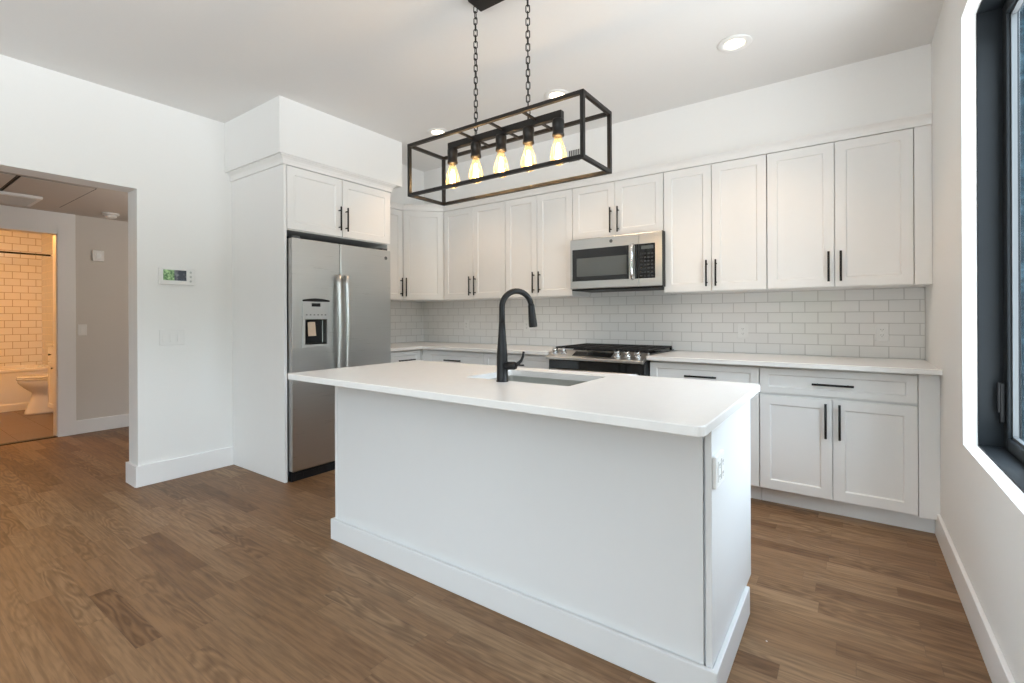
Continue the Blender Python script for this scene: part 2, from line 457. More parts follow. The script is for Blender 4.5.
# baseboards
def board(m, x0, x1, y0, y1, h=0.149): m.xbox(x0, x1, y0, y1, 0, h)
m = MB(); board(m, LW, LW + 0.016, OY1 - 0.016, -2.152); board(m, LW - 0.18 - 0.016, LW, OY1 - 0.016, OY1)
board(m, LW - 0.196, LW - 0.18, OY1 - 0.016, -1.9); board(m, LW, LW + 0.016, BK, OY0)
struct('baseboard_left', m, M['trim'], bevel=0.003)
m = MB(); board(m, -0.016, 0, BK, -0.55, 0.135)
struct('baseboard_right', m, M['trim'], bevel=0.004)

# window beside the camera: white reveal is the wall itself, black deep frame, two sashes; the added window is built alike
XF0, XF1 = 0.046, 0.164
for wname, wy0, wy1 in (('window_1', WY0, WY1), ('added_window_3', VY0, VY1)):
    win = bpy.data.objects.new(wname, None); COL.objects.link(win); win['kind'] = 'structure'; OFF[wname] = Vector()
    m = MB()
    m.xbox(XF0, XF1, wy1 - 0.006, wy1, WZ0, WZ1); m.xbox(XF0, XF1, wy0, wy0 + 0.006, WZ0, WZ1)
    m.xbox(XF0, XF1, wy0, wy1, WZ0, WZ0 + 0.006); m.xbox(XF0, XF1, wy0, wy1, WZ1 - 0.006, WZ1)
    ym = (wy0 + wy1) / 2
    m.xbox(0.10, XF1, ym - 0.03, ym + 0.03, WZ0, WZ1)
    m.build('window_frame', M['winframe'], win, bevel=0.002)
    for ya, yb in ((wy0 + 0.008, ym - 0.032), (ym + 0.032, wy1 - 0.008)):
        f = MB(); t = 0.062
        f.xbox(0.121, 0.160, yb - t, yb, WZ0 + 0.008, WZ1 - 0.008); f.xbox(0.121, 0.160, ya, ya + t, WZ0 + 0.008, WZ1 - 0.008)
        f.xbox(0.121, 0.160, ya + t, yb - t, WZ0 + 0.008, WZ0 + 0.055); f.xbox(0.121, 0.160, ya + t, yb - t, WZ1 - 0.065, WZ1 - 0.008)
        sash = f.build('sash', M['winframe'], win, bevel=0.004)
        g = MB(); g.xbox(0.150, 0.154, ya + t - 0.006, yb - t + 0.006, WZ0 + 0.05, WZ1 - 0.06)
        g.build('glass_pane', M['winglass'], sash)
        b = MB()
        for (p, q, r0, r1) in ((yb - t - 0.010, yb - t, WZ0 + 0.055, WZ1 - 0.065), (ya + t, ya + t + 0.010, WZ0 + 0.055, WZ1 - 0.065)):
            b.xbox(0.134, 0.150, p, q, r0, r1)
        b.xbox(0.134, 0.150, ya + t, yb - t, WZ0 + 0.055, WZ0 + 0.065); b.xbox(0.134, 0.150, ya + t, yb - t, WZ1 - 0.075, WZ1 - 0.065)
        b.build('glazing_bead', M['greymetal'], sash)
        l = MB(); l.xbox(0.105, 0.121, yb - 0.035, yb - 0.018, 0.76, 0.92); l.xbox(0.098, 0.112, yb - 0.032, yb - 0.021, 0.80, 0.92)
        l.build('latch', M['black'], sash, bevel=0.003)
# unseen patio glazing behind the camera, added for more daylight
added_win2 = bpy.data.objects.new('added_window_2', None); COL.objects.link(added_win2); added_win2['kind'] = 'structure'; OFF['added_window_2'] = Vector()
m = MB()
for xx in (PX0, (PX0 + PX1) / 2 - 0.03, PX1 - 0.06): m.xbox(xx, xx + 0.06, BK - 0.12, BK - 0.04, 0, PZ)
m.xbox(PX0 + 0.06, PX1 - 0.06, BK - 0.12, BK - 0.04, 0, 0.07); m.xbox(PX0 + 0.06, PX1 - 0.06, BK - 0.12, BK - 0.04, PZ - 0.07, PZ)
m.build('window_frame', M['winframe'], added_win2)
MB().xbox(PX0 + 0.05, PX1 - 0.05, BK - 0.084, BK - 0.078, 0.06, PZ - 0.06).build('glass_pane', M['winglass'], added_win2)

# hall and bathroom
HX, HZ = -6.95, 2.275
struct('ceiling_hall', MB().xbox(HX - 0.13, LW - 0.18, -5.2, -1.2, HZ, HZ + 0.1), M['hallceil'])
w = MB()
w.xbox(HX - 0.13, HX, -2.73, -1.2, 0, HZ); w.xbox(HX - 0.13, HX, -5.2, -3.52, 0, HZ); w.xbox(HX - 0.13, HX, -3.52, -2.73, 2.06, HZ)
struct('wall_hall', w, M['greige'])
w = MB(); w.xbox(HX - 0.13, LW - 0.18, -1.2, -1.1, 0, HZ + 0.1); w.xbox(HX - 0.13, LW - 0.18, -5.3, -5.2, 0, HZ + 0.1)
struct('wall_hall_ends', w, M['greige'])
m = MB(); m.xbox(HX, HX + 0.015, -2.595, -1.2, 0, 0.14); struct('baseboard_hall', m, M['trim'], bevel=0.003)
m = MB(); m.xbox(HX, HX + 0.02, -2.735, -2.595, 0, HZ); m.xbox(HX, HX + 0.02, -3.66, -3.515, 0, HZ); m.xbox(HX, HX + 0.02, -3.515, -2.735, 2.055, HZ)
m.xbox(HX - 0.13, HX - 0.0005, -2.741, -2.731, 0, 2.054)
struct('door_1', m, M['trim'], bevel=0.002)
struct('floor_bathroom', MB().xbox(-10.1, HX - 0.05, -4.4, -1.9, -0.05, 0.001), M['bathfloor'])
struct('trim_1', MB().xbox(HX - 0.06, HX + 0.01, -3.515, -2.735, 0.001, 0.008), M['bronze'])
struct('ceiling_bathroom', MB().xbox(-10.1, HX - 0.13, -4.4, -1.9, 2.42, 2.5), M['ceiling'])
struct('wall_bathroom_back', MB().xbox(-10.05, -9.95, -4.4, -2.31, 0, 2.42), M['bathtile'])
w = MB(); w.xbox(-10.05, -9.22, -2.31, -2.2, 0, 2.42)
struct('wall_bathroom_tiled', w, M['bathtile_x'])
w = MB(); w.xbox(-9.27, HX - 0.13, -2.0, -1.9, 0, 2.42)
struct('wall_bathroom', w, M['wall'])
struct('wall_bathroom_jog', MB().xbox(-9.27, -9.22, -2.2, -2.0, 0, 2.42), M['wall'])
struct('wall_bathroom_end', MB().xbox(-10.05, HX - 0.13, -4.5, -4.4, 0, 2.42), M['wall'])

# ------------------------------------------------------------------ lights of the room
def downlight(x, y, z, label):
    t = thing('recessed_light', label, 'ceiling light', (x, y, z), 'recessed lights in the kitchen ceiling')
    MB().lathe((x, y, z), [(0.052, -0.0005), (0.090, -0.0005), (0.092, -0.004), (0.088, -0.007), (0.066, -0.010), (0.051, -0.004), (0.052, -0.0005)], 40, cap=False).build('trim_ring', M['plastic'], t)
    MB().lathe((x, y, z), [(0.001, -0.0055), (0.0505, -0.0055), (0.0505, -0.001), (0.001, -0.001)], 40, cap=True).build('lens', M['bulbled'], t)
    d = bpy.data.lights.new('downlight_beam', 'SPOT'); d.energy = DOWN; d.color = (1.0, 0.68, 0.42); d.spot_size = math.radians(112); d.spot_blend = 0.6; d.shadow_soft_size = 0.06
    o = bpy.data.objects.new('downlight_beam', d); COL.objects.link(o); o.location = (x, y, z - 0.02)
downlight(-0.93, -1.013, CEIL, 'round lit recessed ceiling light nearest the window wall, clear of the chandelier')
downlight(-2.089, -1.053, CEIL, 'round lit recessed ceiling light just above the near top corner of the chandelier frame')
downlight(-3.253, -1.057, CEIL, 'round lit recessed ceiling light beyond the chandelier, nearest the refrigerator')
point('bathroom_lamp', (-7.9, -3.3, 2.2), BATH, (1.0, 0.46, 0.12), 0.12)
point('hall_fill', (-5.2, -1.7, 1.7), HALL, (1.0, 0.93, 0.85), 0.15)  # unseen fill light without fixture, added to brighten the hall

# ------------------------------------------------------------------ wall cabinets
UF = 0.359
CZ0, CZ1 = 1.376, 2.300
DZ0, DZ1 = 1.381, 2.297
GRP_U = 'white shaker wall cabinets'
def upper(a0, a1, amid, label, z0=CZ0, zd0=DZ0, hz=1.508, hl=0.19, F=W, filler=None):
    t = thing('wall_cabinet', label, 'cabinet', F((a0 + a1) / 2, 0.17, z0), GRP_U)
    MB().box(F, a0 + 0.001, a1 - 0.001, 0.011, UF - 0.021, z0, CZ1).build('cabinet_body', M['cabinet'], t, bevel=0.001)
    for i, (p, q) in enumerate(((a0, amid), (amid, a1))):
        d = MB().shaker(F, p + 0.002, q - 0.002, zd0, DZ1, UF - 0.020, UF).build('door', M['cabinet'], t, bevel=0.0015)
        ha = amid - 0.032 if i == 0 else amid + 0.032
        bar_handle(F, ha, hz, UF, hl, True, d)
    if filler:
        MB().box(F, filler[0], filler[1], 0.011, UF - 0.004, z0, CZ1).build('filler_strip', M['cabinet'], t, bevel=0.001)
    return t
upper(-3.852, -3.060, -3.455, 'white two-door wall cabinet directly beside the angled corner cabinet')
upper(-3.058, -2.342, -2.702, 'white two-door wall cabinet between the microwave and the cabinet next to the corner unit')
upper(-2.340, -1.557, -1.951, 'short white two-door cabinet directly above the microwave', z0=1.850, zd0=1.853, hz=1.983, hl=0.205)
upper(-1.555, -0.853, -1.208, 'white two-door wall cabinet just past the microwave on the window side')
upper(-0.851, -0.082, -0.469, 'white two-door wall cabinet at the end of the row by the window wall', filler=(-0.080, -0.001))
# run on the left wall
t = thing('wall_cabinet', 'white wall cabinet mostly hidden behind the refrigerator tower', 'cabinet', (LW + 0.17, -0.89, CZ0), GRP_U)
MB().box(LFT, -1.164, -0.640, 0.011, UF - 0.021, CZ0, CZ1).build('cabinet_body', M['cabinet'], t, bevel=0.001)
d = MB().shaker(LFT, -1.162, -0.644, DZ0, DZ1, UF - 0.020, UF).build('door', M['cabinet'], t, bevel=0.0015)
bar_handle(LFT, -0.676, 1.508, UF, 0.19, True, d)
# angled corner cabinet
t = thing('corner_cabinet', 'white angled corner wall cabinet with one wide door', 'cabinet', (-4.25, -0.3, CZ0), GRP_U)
MB().prism([(LW + 0.011, -0.011), (LW + 0.011, -0.638), (-4.178, -0.638), (-3.856, -0.342), (-3.856, -0.011)], CZ0, CZ1).build('cabinet_body', M['cabinet'], t, bevel=0.001)
DG = Frame((-4.160, -0.640), (0.304, 0.281))
d = MB().shaker(DG, 0.004, 0.410, DZ0, DZ1, -0.0130, 0.006).build('door', M['cabinet'], t, bevel=0.0015)
bar_handle(DG, 0.036, 1.508, 0.006, 0.19, True, d)

# crown mouldings
def offset_path(path, d):
    n = len(path); out = []
    for i in range(n):
        ns = []
        for j in (i - 1, i):
            if 0 <= j < n - 1:
                dx, dy = path[j + 1][0] - path[j][0], path[j + 1][1] - path[j][1]; l = math.hypot(dx, dy)
                ns.append((dy / l, -dx / l))
        if len(ns) == 2:
            k = 1 + ns[0][0] * ns[1][0] + ns[0][1] * ns[1][1]
            v = ((ns[0][0] + ns[1][0]) / k, (ns[0][1] + ns[1][1]) / k)
        else: v = ns[0]
        out.append((path[i][0] + v[0] * d, path[i][1] + v[1] * d))
    return out
def moulding(path, prof):
    m = MB(); cols = [offset_path(path, o) for o, z in prof]; n = len(prof)
    R = [[(cols[k][i][0], cols[k][i][1], prof[k][1]) for k in range(n)] for i in range(len(path))]
    m.loft(R, smooth=False); return m
prof_u = [(-0.018, 2.3005), (0.008, 2.3005), (0.008, 2.322), (0.013, 2.336), (0.024, 2.350), (0.030, 2.356), (0.030, 2.365), (-0.018, 2.365)]
o = moulding([(LW + UF, -1.06), (LW + UF, -0.640), (-3.856, -UF), (-0.001, -UF)], prof_u).build('crown_moulding', M['cabinet'])
tag(o, 'long white crown moulding running along the tops of the wall cabinets', 'moulding')

# ------------------------------------------------------------------ refrigerator tower
TX = -3.734
t = thing('refrigerator_cabinet', 'tall white cabinet tower surrounding the refrigerator, with two doors above it', 'cabinet', (-4.1, -1.65, 0))
MB().xbox(LW + 0.0005, TX, -2.151, -2.129, 0.0, 2.312).build('side_panel', M['cabinet'], t, bevel=0.0015)
MB().xbox(LW + 0.0005, TX - 0.022, -1.188, -1.166, 0.0, 2.312).build('side_panel', M['cabinet'], t, bevel=0.0015)
MB().xbox(LW + 0.0005, TX - 0.022, -2.128, -1.1885, 1.843, 2.312).build('cabinet_body', M['cabinet'], t)
for p, q, ha in ((-2.125, -1.663, -1.693), (-1.659, -1.168, -1.629)):
    d = MB().shaker(LFT, p + 0.001, q - 0.001, 1.849, 2.309, TX - LW - 0.020, TX - LW).build('door', M['cabinet'], t, bevel=0.0015)
    bar_handle(LFT, ha, 1.988, TX - LW, 0.19, True, d)
prof_t = [(-0.01, 2.3125), (0.010, 2.3125), (0.010, 2.334), (0.016, 2.350), (0.030, 2.364), (0.036, 2.368), (0.036, 2.3755), (-0.01, 2.3755)]
moulding([(LW + 0.001, -2.152), (TX, -2.152), (TX, -1.165), (LW + 0.40, -1.165)], prof_t).build('crown_moulding', M['cabinet'], t)

# ------------------------------------------------------------------ base cabinets
BF = 0.633
GRP_B = 'white shaker base cabinets'
def base_cab(F, a0, a1, label, doors=2, drawer=True, drange=None, hz=0.574, filler=None, doff=0.0):
    t = thing('base_cabinet', label, 'cabinet', F((a0 + a1) / 2, 0.3, 0), GRP_B)
    b = MB(); b.box(F, a0 + 0.0005, a1 - 0.0005, 0.0115, BF - 0.021, 0.10, 0.8835)
    b.build('cabinet_body', M['cabinet'], t)
    e = filler[1] if filler else a1
    MB().box(F, a0 + 0.0005, e - 0.0005, 0.02, 0.548, 0.0, 0.0995).build('toe_kick', M['cabinet'], t)
    p, q = drange or (a0, a1)
    d = MB().slab(F, p + 0.002, q - 0.002, 0.715, 0.868, BF - 0.020, BF, p + 0.05, q - 0.05, 0.753, 0.830, 0.007, 0.005).build('drawer', M['cabinet'], t, bevel=0.0015)
    bar_handle(F, (p + q) / 2 + doff, 0.787, BF, 0.205, False, d)
    xs = [p + (q - p) * i / doors for i in range(doors + 1)]
    for i in range(doors):
        d = MB().shaker(F, xs[i] + 0.002, xs[i + 1] - 0.002, 0.110, 0.700, BF - 0.020, BF).build('door', M['cabinet'], t, bevel=0.0015)
        ha = xs[i + 1] - 0.034 if i % 2 == 0 and doors > 1 else xs[i] + 0.034
        bar_handle(F, ha, hz, BF, 0.205, True, d)
    if filler: MB().box(F, filler[0], filler[1], 0.0115, BF - 0.006, 0.10, 0.8835).build('filler_strip', M['cabinet'], t, bevel=0.001)
    return t
base_cab(W, -0.862, -0.090, 'white base cabinet at the window wall with one wide drawer over two doors', filler=(-0.089, -0.0005))
base_cab(W, -1.572, -0.864, 'white base cabinet between the range and the end cabinet, partly behind the island')
base_cab(W, -3.104, -2.392, 'white base cabinet touching the range on the faucet side, behind the black faucet')
base_cab(W, -3.824, -3.106, 'white base cabinet in the counter corner facing the island, with black drawer pull', filler=None)
base_cab(LFT, -1.164, -0.640, 'white base cabinet beside the refrigerator, mostly hidden behind it', doors=1, drange=(-1.06, -0.668))
t = thing('corner_filler', 'narrow white filler post where the two runs of base cabinets meet', 'cabinet', (-3.9, -0.63, 0))
m = MB(); m.prism([(LW + 0.02, -0.02), (LW + 0.02, -0.638), (LW + BF - 0.02, -0.638), (LW + BF - 0.006, -0.638), (LW + BF - 0.006, -BF + 0.006), (-3.826, -BF + 0.006), (-3.826, -0.02)], 0.10, 0.8835)
m.build('filler_strip', M['cabinet'], t)
MB().prism([(LW + 0.02, -0.02), (LW + 0.02, -0.638), (LW + 0.548, -0.638), (LW + 0.548, -0.548), (-3.826, -0.548), (-3.826, -0.02)], 0, 0.0995).build('toe_kick', M['cabinet'], t)

# ------------------------------------------------------------------ worktops
CT0, CT1, CFD = 0.8845, 0.914, 0.692
def arc(cx, cy, r, a0, a1, n=7): return [(cx + r * cos(a0 + (a1 - a0) * i / (n - 1)), cy + r * sin(a0 + (a1 - a0) * i / (n - 1))) for i in range(n)]
o = MB().prism([(LW + 0.0005, -0.0005), (LW + 0.0005, -1.165), (LW + CFD, -1.165), (LW + CFD, -CFD), (-2.388, -CFD), (-2.388, -0.0005)], CT0, CT1).build('countertop', M['quartz'], bevel=0.003)
tag(o, 'L-shaped white quartz worktop running from the refrigerator round the corner to the range', 'countertop', 'white quartz worktops')
o = MB().prism([(-1.576, -0.0005), (-0.0005, -0.0005), (-0.0005, -0.728), (-1.576, -CFD)], CT0, CT1).build('countertop', M['quartz'], bevel=0.003)
tag(o, 'straight white quartz worktop between the range and the window wall', 'countertop', 'white quartz worktops')

# tiled backsplash
bs = thing('backsplash', 'long glossy white subway tile backsplash behind the range', 'backsplash', (-2.2, 0, 0.914))
MB().xbox(LW + 0.0105, -0.002, -0.010, -0.0003, 0.9145, 1.3755).build('tile_panel', M['tile_xz'], bs)
OFF_BS = Vector((-2.2, 0, 0.914))
o = MB().xbox(LW + 0.0003, LW + 0.010, -1.165, -0.0005, 0.9145, 1.3755).build('backsplash', M['tile_yz'])
tag(o, 'short return of white subway tile on the side wall between refrigerator and corner', 'backsplash')
MB().xbox(-2.34, -1.557, -0.009, -0.0003, 1.3760, 1.42).build('tile_panel', M['tile_xz'], bs)

# ------------------------------------------------------------------ island
IB = dict(x0=-2.670, x1=-0.737, y0=-2.463, y1=-1.768)
t = thing('kitchen_island', 'large white kitchen island with plain back panel and tall baseboard on the wood floor', 'island', (-1.7, -2.15, 0))
x0, x1, y0, y1 = IB['x0'], IB['x1'], IB['y0'], IB['y1']
ty = -1.888
def end_panel(xa, xb):
    m = MB(); pts = [(y0, 0.0), (ty, 0.0), (ty, 0.093), (y1, 0.093), (y1, CT0 - 0.0005), (y0, CT0 - 0.0005)]
    m.loft([[(xa, p, z) for p, z in pts], [(xb, p, z) for p, z in pts]], smooth=False); return m
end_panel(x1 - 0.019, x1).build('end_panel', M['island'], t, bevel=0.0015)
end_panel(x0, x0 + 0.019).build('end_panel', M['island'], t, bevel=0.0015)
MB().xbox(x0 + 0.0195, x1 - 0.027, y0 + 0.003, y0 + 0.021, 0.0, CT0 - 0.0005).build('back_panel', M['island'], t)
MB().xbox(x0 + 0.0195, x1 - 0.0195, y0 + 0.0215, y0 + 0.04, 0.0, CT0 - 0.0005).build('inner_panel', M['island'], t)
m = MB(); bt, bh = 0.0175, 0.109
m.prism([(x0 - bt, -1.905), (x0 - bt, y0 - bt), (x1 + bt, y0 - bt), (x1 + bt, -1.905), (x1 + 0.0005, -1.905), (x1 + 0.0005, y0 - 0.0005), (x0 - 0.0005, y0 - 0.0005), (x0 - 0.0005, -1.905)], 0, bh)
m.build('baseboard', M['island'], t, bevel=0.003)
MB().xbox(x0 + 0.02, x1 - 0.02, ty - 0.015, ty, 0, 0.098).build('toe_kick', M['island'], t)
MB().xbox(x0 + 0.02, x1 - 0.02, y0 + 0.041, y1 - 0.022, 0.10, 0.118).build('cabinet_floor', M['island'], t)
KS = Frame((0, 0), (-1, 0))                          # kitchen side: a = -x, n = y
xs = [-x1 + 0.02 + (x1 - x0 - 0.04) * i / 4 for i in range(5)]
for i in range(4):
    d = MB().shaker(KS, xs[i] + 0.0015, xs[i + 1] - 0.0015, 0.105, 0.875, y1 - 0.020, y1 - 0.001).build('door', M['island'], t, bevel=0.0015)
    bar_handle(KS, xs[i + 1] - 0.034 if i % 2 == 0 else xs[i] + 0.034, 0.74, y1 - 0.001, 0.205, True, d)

# island worktop with rounded corners and sink cut-out
TQ = [(-2.728, -2.706), (-0.690, -2.752), (-0.690, -1.806), (-2.728, -1.806)]
SX0, SX1, SY0, SY1 = -1.868, -1.318, -2.312, -1.940
def rrect(xa, xb, ya, yb, r, n=7):
    return arc(xb - r, ya + r, r, -pi / 2, 0, n) + arc(xb - r, yb - r, r, 0, pi / 2, n) + arc(xa + r, yb - r, r, pi / 2, pi, n) + arc(xa + r, ya + r, r, pi, 3 * pi / 2, n)
def rquad(Q, r, n=7):
    P = []
    for i in range(4):
        p, a, b = Vector(Q[i]), (Vector(Q[i - 1]) - Vector(Q[i])).normalized(), (Vector(Q[(i + 1) % 4]) - Vector(Q[i])).normalized()
        half = a.angle(b) / 2; c = p + (a + b).normalized() * (r / sin(half))
        s0, s1 = p + a * (r / math.tan(half)) - c, p + b * (r / math.tan(half)) - c
        for k in range(n):
            u = k / (n - 1); v = (s0 * (1 - u) + s1 * u).normalized() * r; P.append((c.x + v.x, c.y + v.y))
    return P[n:] + P[:n]
out_, inn = rquad(TQ, 0.028), rrect(SX0, SX1, SY0, SY1, 0.012)
m = MB(); e = 0.003
def lv(pts, z): return [(p[0], p[1], z) for p in pts]
out_s = rquad([(TQ[0][0] + e, TQ[0][1] + e), (TQ[1][0] - e, TQ[1][1] + e), (TQ[2][0] - e, TQ[2][1] - e), (TQ[3][0] + e, TQ[3][1] - e)], 0.025)
m.loft([lv(inn, CT0), lv(out_s, CT0), lv(out_, CT0 + e), lv(out_, CT1 - e), lv(out_s, CT1), lv(inn, CT1), lv(inn, CT0)], cap=False, smooth=False)
o = m.build('countertop', M['quartz'])
tag(o, 'white quartz island top with rounded corners and a sink cut-out', 'countertop', 'white quartz worktops')

# sink
t = thing('sink', 'undermount stainless steel sink set in the island top behind the faucet', 'sink', ((SX0 + SX1) / 2, (SY0 + SY1) / 2, 0.66))
m = MB(); g = 0.004
A = rrect(SX0 - g, SX1 + g, SY0 - g, SY1 + g, 0.018); B = rrect(SX0 - 0.022, SX1 + 0.022, SY0 - 0.022, SY1 + 0.022, 0.03)
A2 = rrect(SX0 + 0.0, SX1 - 0.0, SY0 + 0.0, SY1 - 0.0, 0.022); A3 = rrect(SX0 + 0.025, SX1 - 0.025, SY0 + 0.025, SY1 - 0.025, 0.03)
zt = CT0 - 0.0006
m.loft([lv(B, zt - 0.003), lv(B, zt), lv(A, zt), lv(A, zt - 0.005), lv(A2, 0.70), lv(A3, 0.675)], cap=False)
m.bm.faces.new([m.bm.verts.new((p[0], p[1], 0.675)) for p in A3])
m.build('basin', M['steel_sink'], t)
cx_, cy_ = (SX0 + SX1) / 2, (SY0 + SY1) / 2 + 0.03
MB().lathe((cx_, cy_, 0.6755), [(0.058, 0.0), (0.056, 0.003), (0.042, 0.003), (0.038, 0.001), (0.010, 0.001)], 32).build('drain', M['chrome'], t)

# faucet
FX, FY = -1.628, -2.343
t = thing('faucet', 'tall matte black gooseneck faucet standing on the island in front of the sink', 'faucet', (FX, FY, CT1))
FA = Frame((FX, FY), (cos(1.05), sin(1.05)))         # a = reach of the spout
m = MB()
m.lathe((FX, FY, CT1 + 0.0005), [(0.027, 0.0), (0.027, 0.003), (0.0245, 0.006), (0.0240, 0.06), (0.0240, 0.105), (0.0215, 0.14), (0.0165, 0.205), (0.0138, 0.26)], 28)
m.build('body', M['black'], t)
pts = [FA(0, 0, CT1 + 0.255)]; rad = [0.0138]
R_ = 0.072; zc = 1.238
pts.append(FA(0, 0, zc - 0.025)); rad.append(0.013)
for i in range(19):
    a = pi - (pi - 0.16) * i / 18
    pts.append(FA(R_ + R_ * cos(a), 0, zc + R_ * sin(a))); rad.append(0.0128)
MB().tube(pts, rad, 18).build('spout', M['black'], t)
p = pts[-1]; dr = (FA(0.153, 0, 1.150) - p).normalized()
MB().tube([p - dr * 0.002, p + dr * 0.004, p + dr * 0.016, p + dr * 0.06, p + dr * 0.092, p + dr * 0.100], [0.0132, 0.0148, 0.0150, 0.0180, 0.0196, 0.0180], 20).build('spray_head', M['black'], t)
hz_ = CT1 + 0.070
MB().tube([(FX + 0.012, FY, hz_), (FX + 0.062, FY + 0.004, hz_ + 0.002), (FX + 0.070, FY + 0.005, hz_ + 0.002)], [0.0175, 0.0175, 0.014], 18).build('valve_stem', M['black'], t)
MB().tube([(FX + 0.058, FY + 0.004, hz_ + 0.002), (FX + 0.076, FY + 0.008, hz_ + 0.010), (FX + 0.092, FY + 0.012, hz_ + 0.024), (FX + 0.100, FY + 0.015, hz_ + 0.044), (FX + 0.103, FY + 0.016, hz_ + 0.064)], [0.010, 0.0085, 0.0065, 0.0055, 0.005], 14).build('lever', M['black'], t)

# outlets and switches
def outlet(F, a, n, z, label, w=0.072, h=0.116, name='wall_outlet', group='white electrical outlets', th=0.006, gang=1):
    t = thing(name, label, 'outlet', F(a, n, z), group)
    MB().box(F, a - w / 2, a + w / 2, n, n + th, z - h / 2, z + h / 2).build('cover_plate', M['plastic'], t, bevel=0.003)
    for g in range(gang):
        ac = a + (g - (gang - 1) / 2) * 0.046
        r = MB().box(F, ac - 0.0165, ac + 0.0165, n + th, n + th + 0.003, z - 0.033, z + 0.033).build('receptacle', M['plastic'], t, bevel=0.002)
        for zz in (-0.018, 0.018):
            for da in (-0.006, 0.006): MB().box(F, ac + da - 0.001, ac + da + 0.001, n + th + 0.003, n + th + 0.0034, z + zz - 0.002, z + zz + 0.006).build('slot', M['hole'], r)
            MB().box(F, ac - 0.002, ac + 0.002, n + th + 0.003, n + th + 0.0034, z + zz - 0.009, z + zz - 0.006).build('slot', M['hole'], r)
    return t
outlet(W, -0.219, 0.010, 1.083, 'white outlet on the tile backsplash closest to the window wall')
outlet(W, -1.061, 0.010, 1.080, 'white outlet on the tile backsplash between the range and the window-wall outlet')
outlet(W, -3.045, 0.010, 1.105, 'white outlet on the tile backsplash just past the faucet spout')
outlet(W, -3.840, 0.010, 1.110, 'white outlet on the tile backsplash near the tiled corner by the refrigerator')
EF = Frame((IB['x1'], 0), (0, 1))
outlet(EF, -2.40, 0.0006, 0.710, 'white double outlet on the end panel of the island', w=0.116, h=0.100, th=0.012, gang=2)
def switch(F, a, n, z, label, gang, group='white light switches'):
    w_ = 0.026 + 0.046 * gang
    t = thing('light_switch', label, 'switch', F(a, n, z), group)
    MB().box(F, a - w_ / 2, a + w_ / 2, n, n + 0.006, z - 0.058, z + 0.058).build('cover_plate', M['plastic'], t, bevel=0.003)
    for g in range(gang):
        ac = a + (g - (gang - 1) / 2) * 0.046
        k = MB(); k.loft([[F(ac - 0.016, n + 0.0062, z - 0.033), F(ac + 0.016, n + 0.0062, z - 0.033), F(ac + 0.016, n + 0.0062, z + 0.033), F(ac - 0.016, n + 0.0062, z + 0.033)],
                          [F(ac - 0.016, n + 0.0115, z - 0.033), F(ac + 0.016, n + 0.0115, z - 0.033), F(ac + 0.016, n + 0.008, z + 0.033), F(ac - 0.016, n + 0.008, z + 0.033)]], smooth=False)
        k.build('rocker', M['plastic'], t)
switch(LFT, -2.577, 0.0005, 1.055, 'white triple light switch below the intercom on the wall by the hall opening', 3)
HF = Frame((HX, 0), (0, 1))
switch(HF, -2.54, 0.0005, 1.08, 'single white light switch in the hall beside the bathroom door trim', 1)

# video intercom
t = thing('video_intercom', 'white video intercom with a green reflection painted on its screen on the wall above the triple switch', 'intercom', (LW, -2.640, 1.45))
F_ = LFT
MB().box(F_, -2.664, -2.434, 0.0005, 0.022, 1.448, 1.572).build('housing', M['plastic'], t, bevel=0.004)
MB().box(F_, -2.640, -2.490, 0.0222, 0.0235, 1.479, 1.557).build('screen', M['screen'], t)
m = MB()
for zz in (1.478, 1.512, 1.545): m.lathe(F_(-2.461, 0.0222, zz), [(0.008, 0.0), (0.008, 0.0015), (0.001, 0.0018)], 16, axis='x')
m.build('button', M['silver'], t)

# ------------------------------------------------------------------ microwave
t = thing('microwave', 'stainless steel over-the-range microwave with dark glass door hanging above the range', 'microwave', (-1.95, -0.2, 1.42))
MB().box(W, -2.322, -1.548, 0.0115, 0.398, 1.422, 1.8485).build('casing', M['blackplastic'], t, bevel=0.002)
d = MB(); d.box(W, -2.325, -1.727, 0.399, 0.430, 1.428, 1.8425); d = d.build('door', M['steel'], t, bevel=0.004)
MB().box(W, -2.303, -1.806, 0.4302, 0.4325, 1.492, 1.757).build('window_surround', M['blackglass'], d, bevel=0.001)
MB().box(W, -2.262, -1.822, 0.4326, 0.4332, 1.530, 1.682).build('window_glass', M['greyglass'], d)
h = MB(); h.tube([W(-1.776, 0.428, 1.492), W(-1.772, 0.452, 1.500), W(-1.772, 0.462, 1.53), W(-1.772, 0.465, 1.622), W(-1.772, 0.462, 1.715), W(-1.772, 0.452, 1.745), W(-1.772, 0.428, 1.753)], 0.0145, 16)
h.build('handle', M['chrome'], d, label='bright vertical bar handle')
MB().lathe(W(-1.955, 0.430, 1.803), [(0.014, 0.0), (0.014, -0.0015), (0.011, -0.002), (0.010, -0.0012), (0.002, -0.0012)], 24, axis='y').build('badge', M['greymetal'], d)
c = MB().box(W, -1.7255, -1.545, 0.399, 0.430, 1.428, 1.8425).build('control_panel', M['steel'], t, bevel=0.003)
MB().box(W, -1.757, -1.7275, 0.4302, 0.4322, 1.490, 1.757).build('keypad_border', M['blackglass'], d)
MB().box(W, -1.549, -1.541, 0.362, 0.424, 1.424, 1.845).build('side_trim', M['blackplastic'], t)
MB().box(W, -1.7250, -1.597, 0.4302, 0.4322, 1.490, 1.757).build('keypad', M['blackglass'], c, bevel=0.001)
MB().box(W, -1.705, -1.610, 0.4323, 0.4328, 1.715, 1.742).build('display', M['greyglass'], c)
m = MB()
for r in range(7):
    for k in range(4): m.box(W, -1.711 + k * 0.0275, -1.695 + k * 0.0275, 0.4323, 0.4327, 1.503 + r * 0.0285, 1.515 + r * 0.0285)
m.build('key', M['keys'], c)
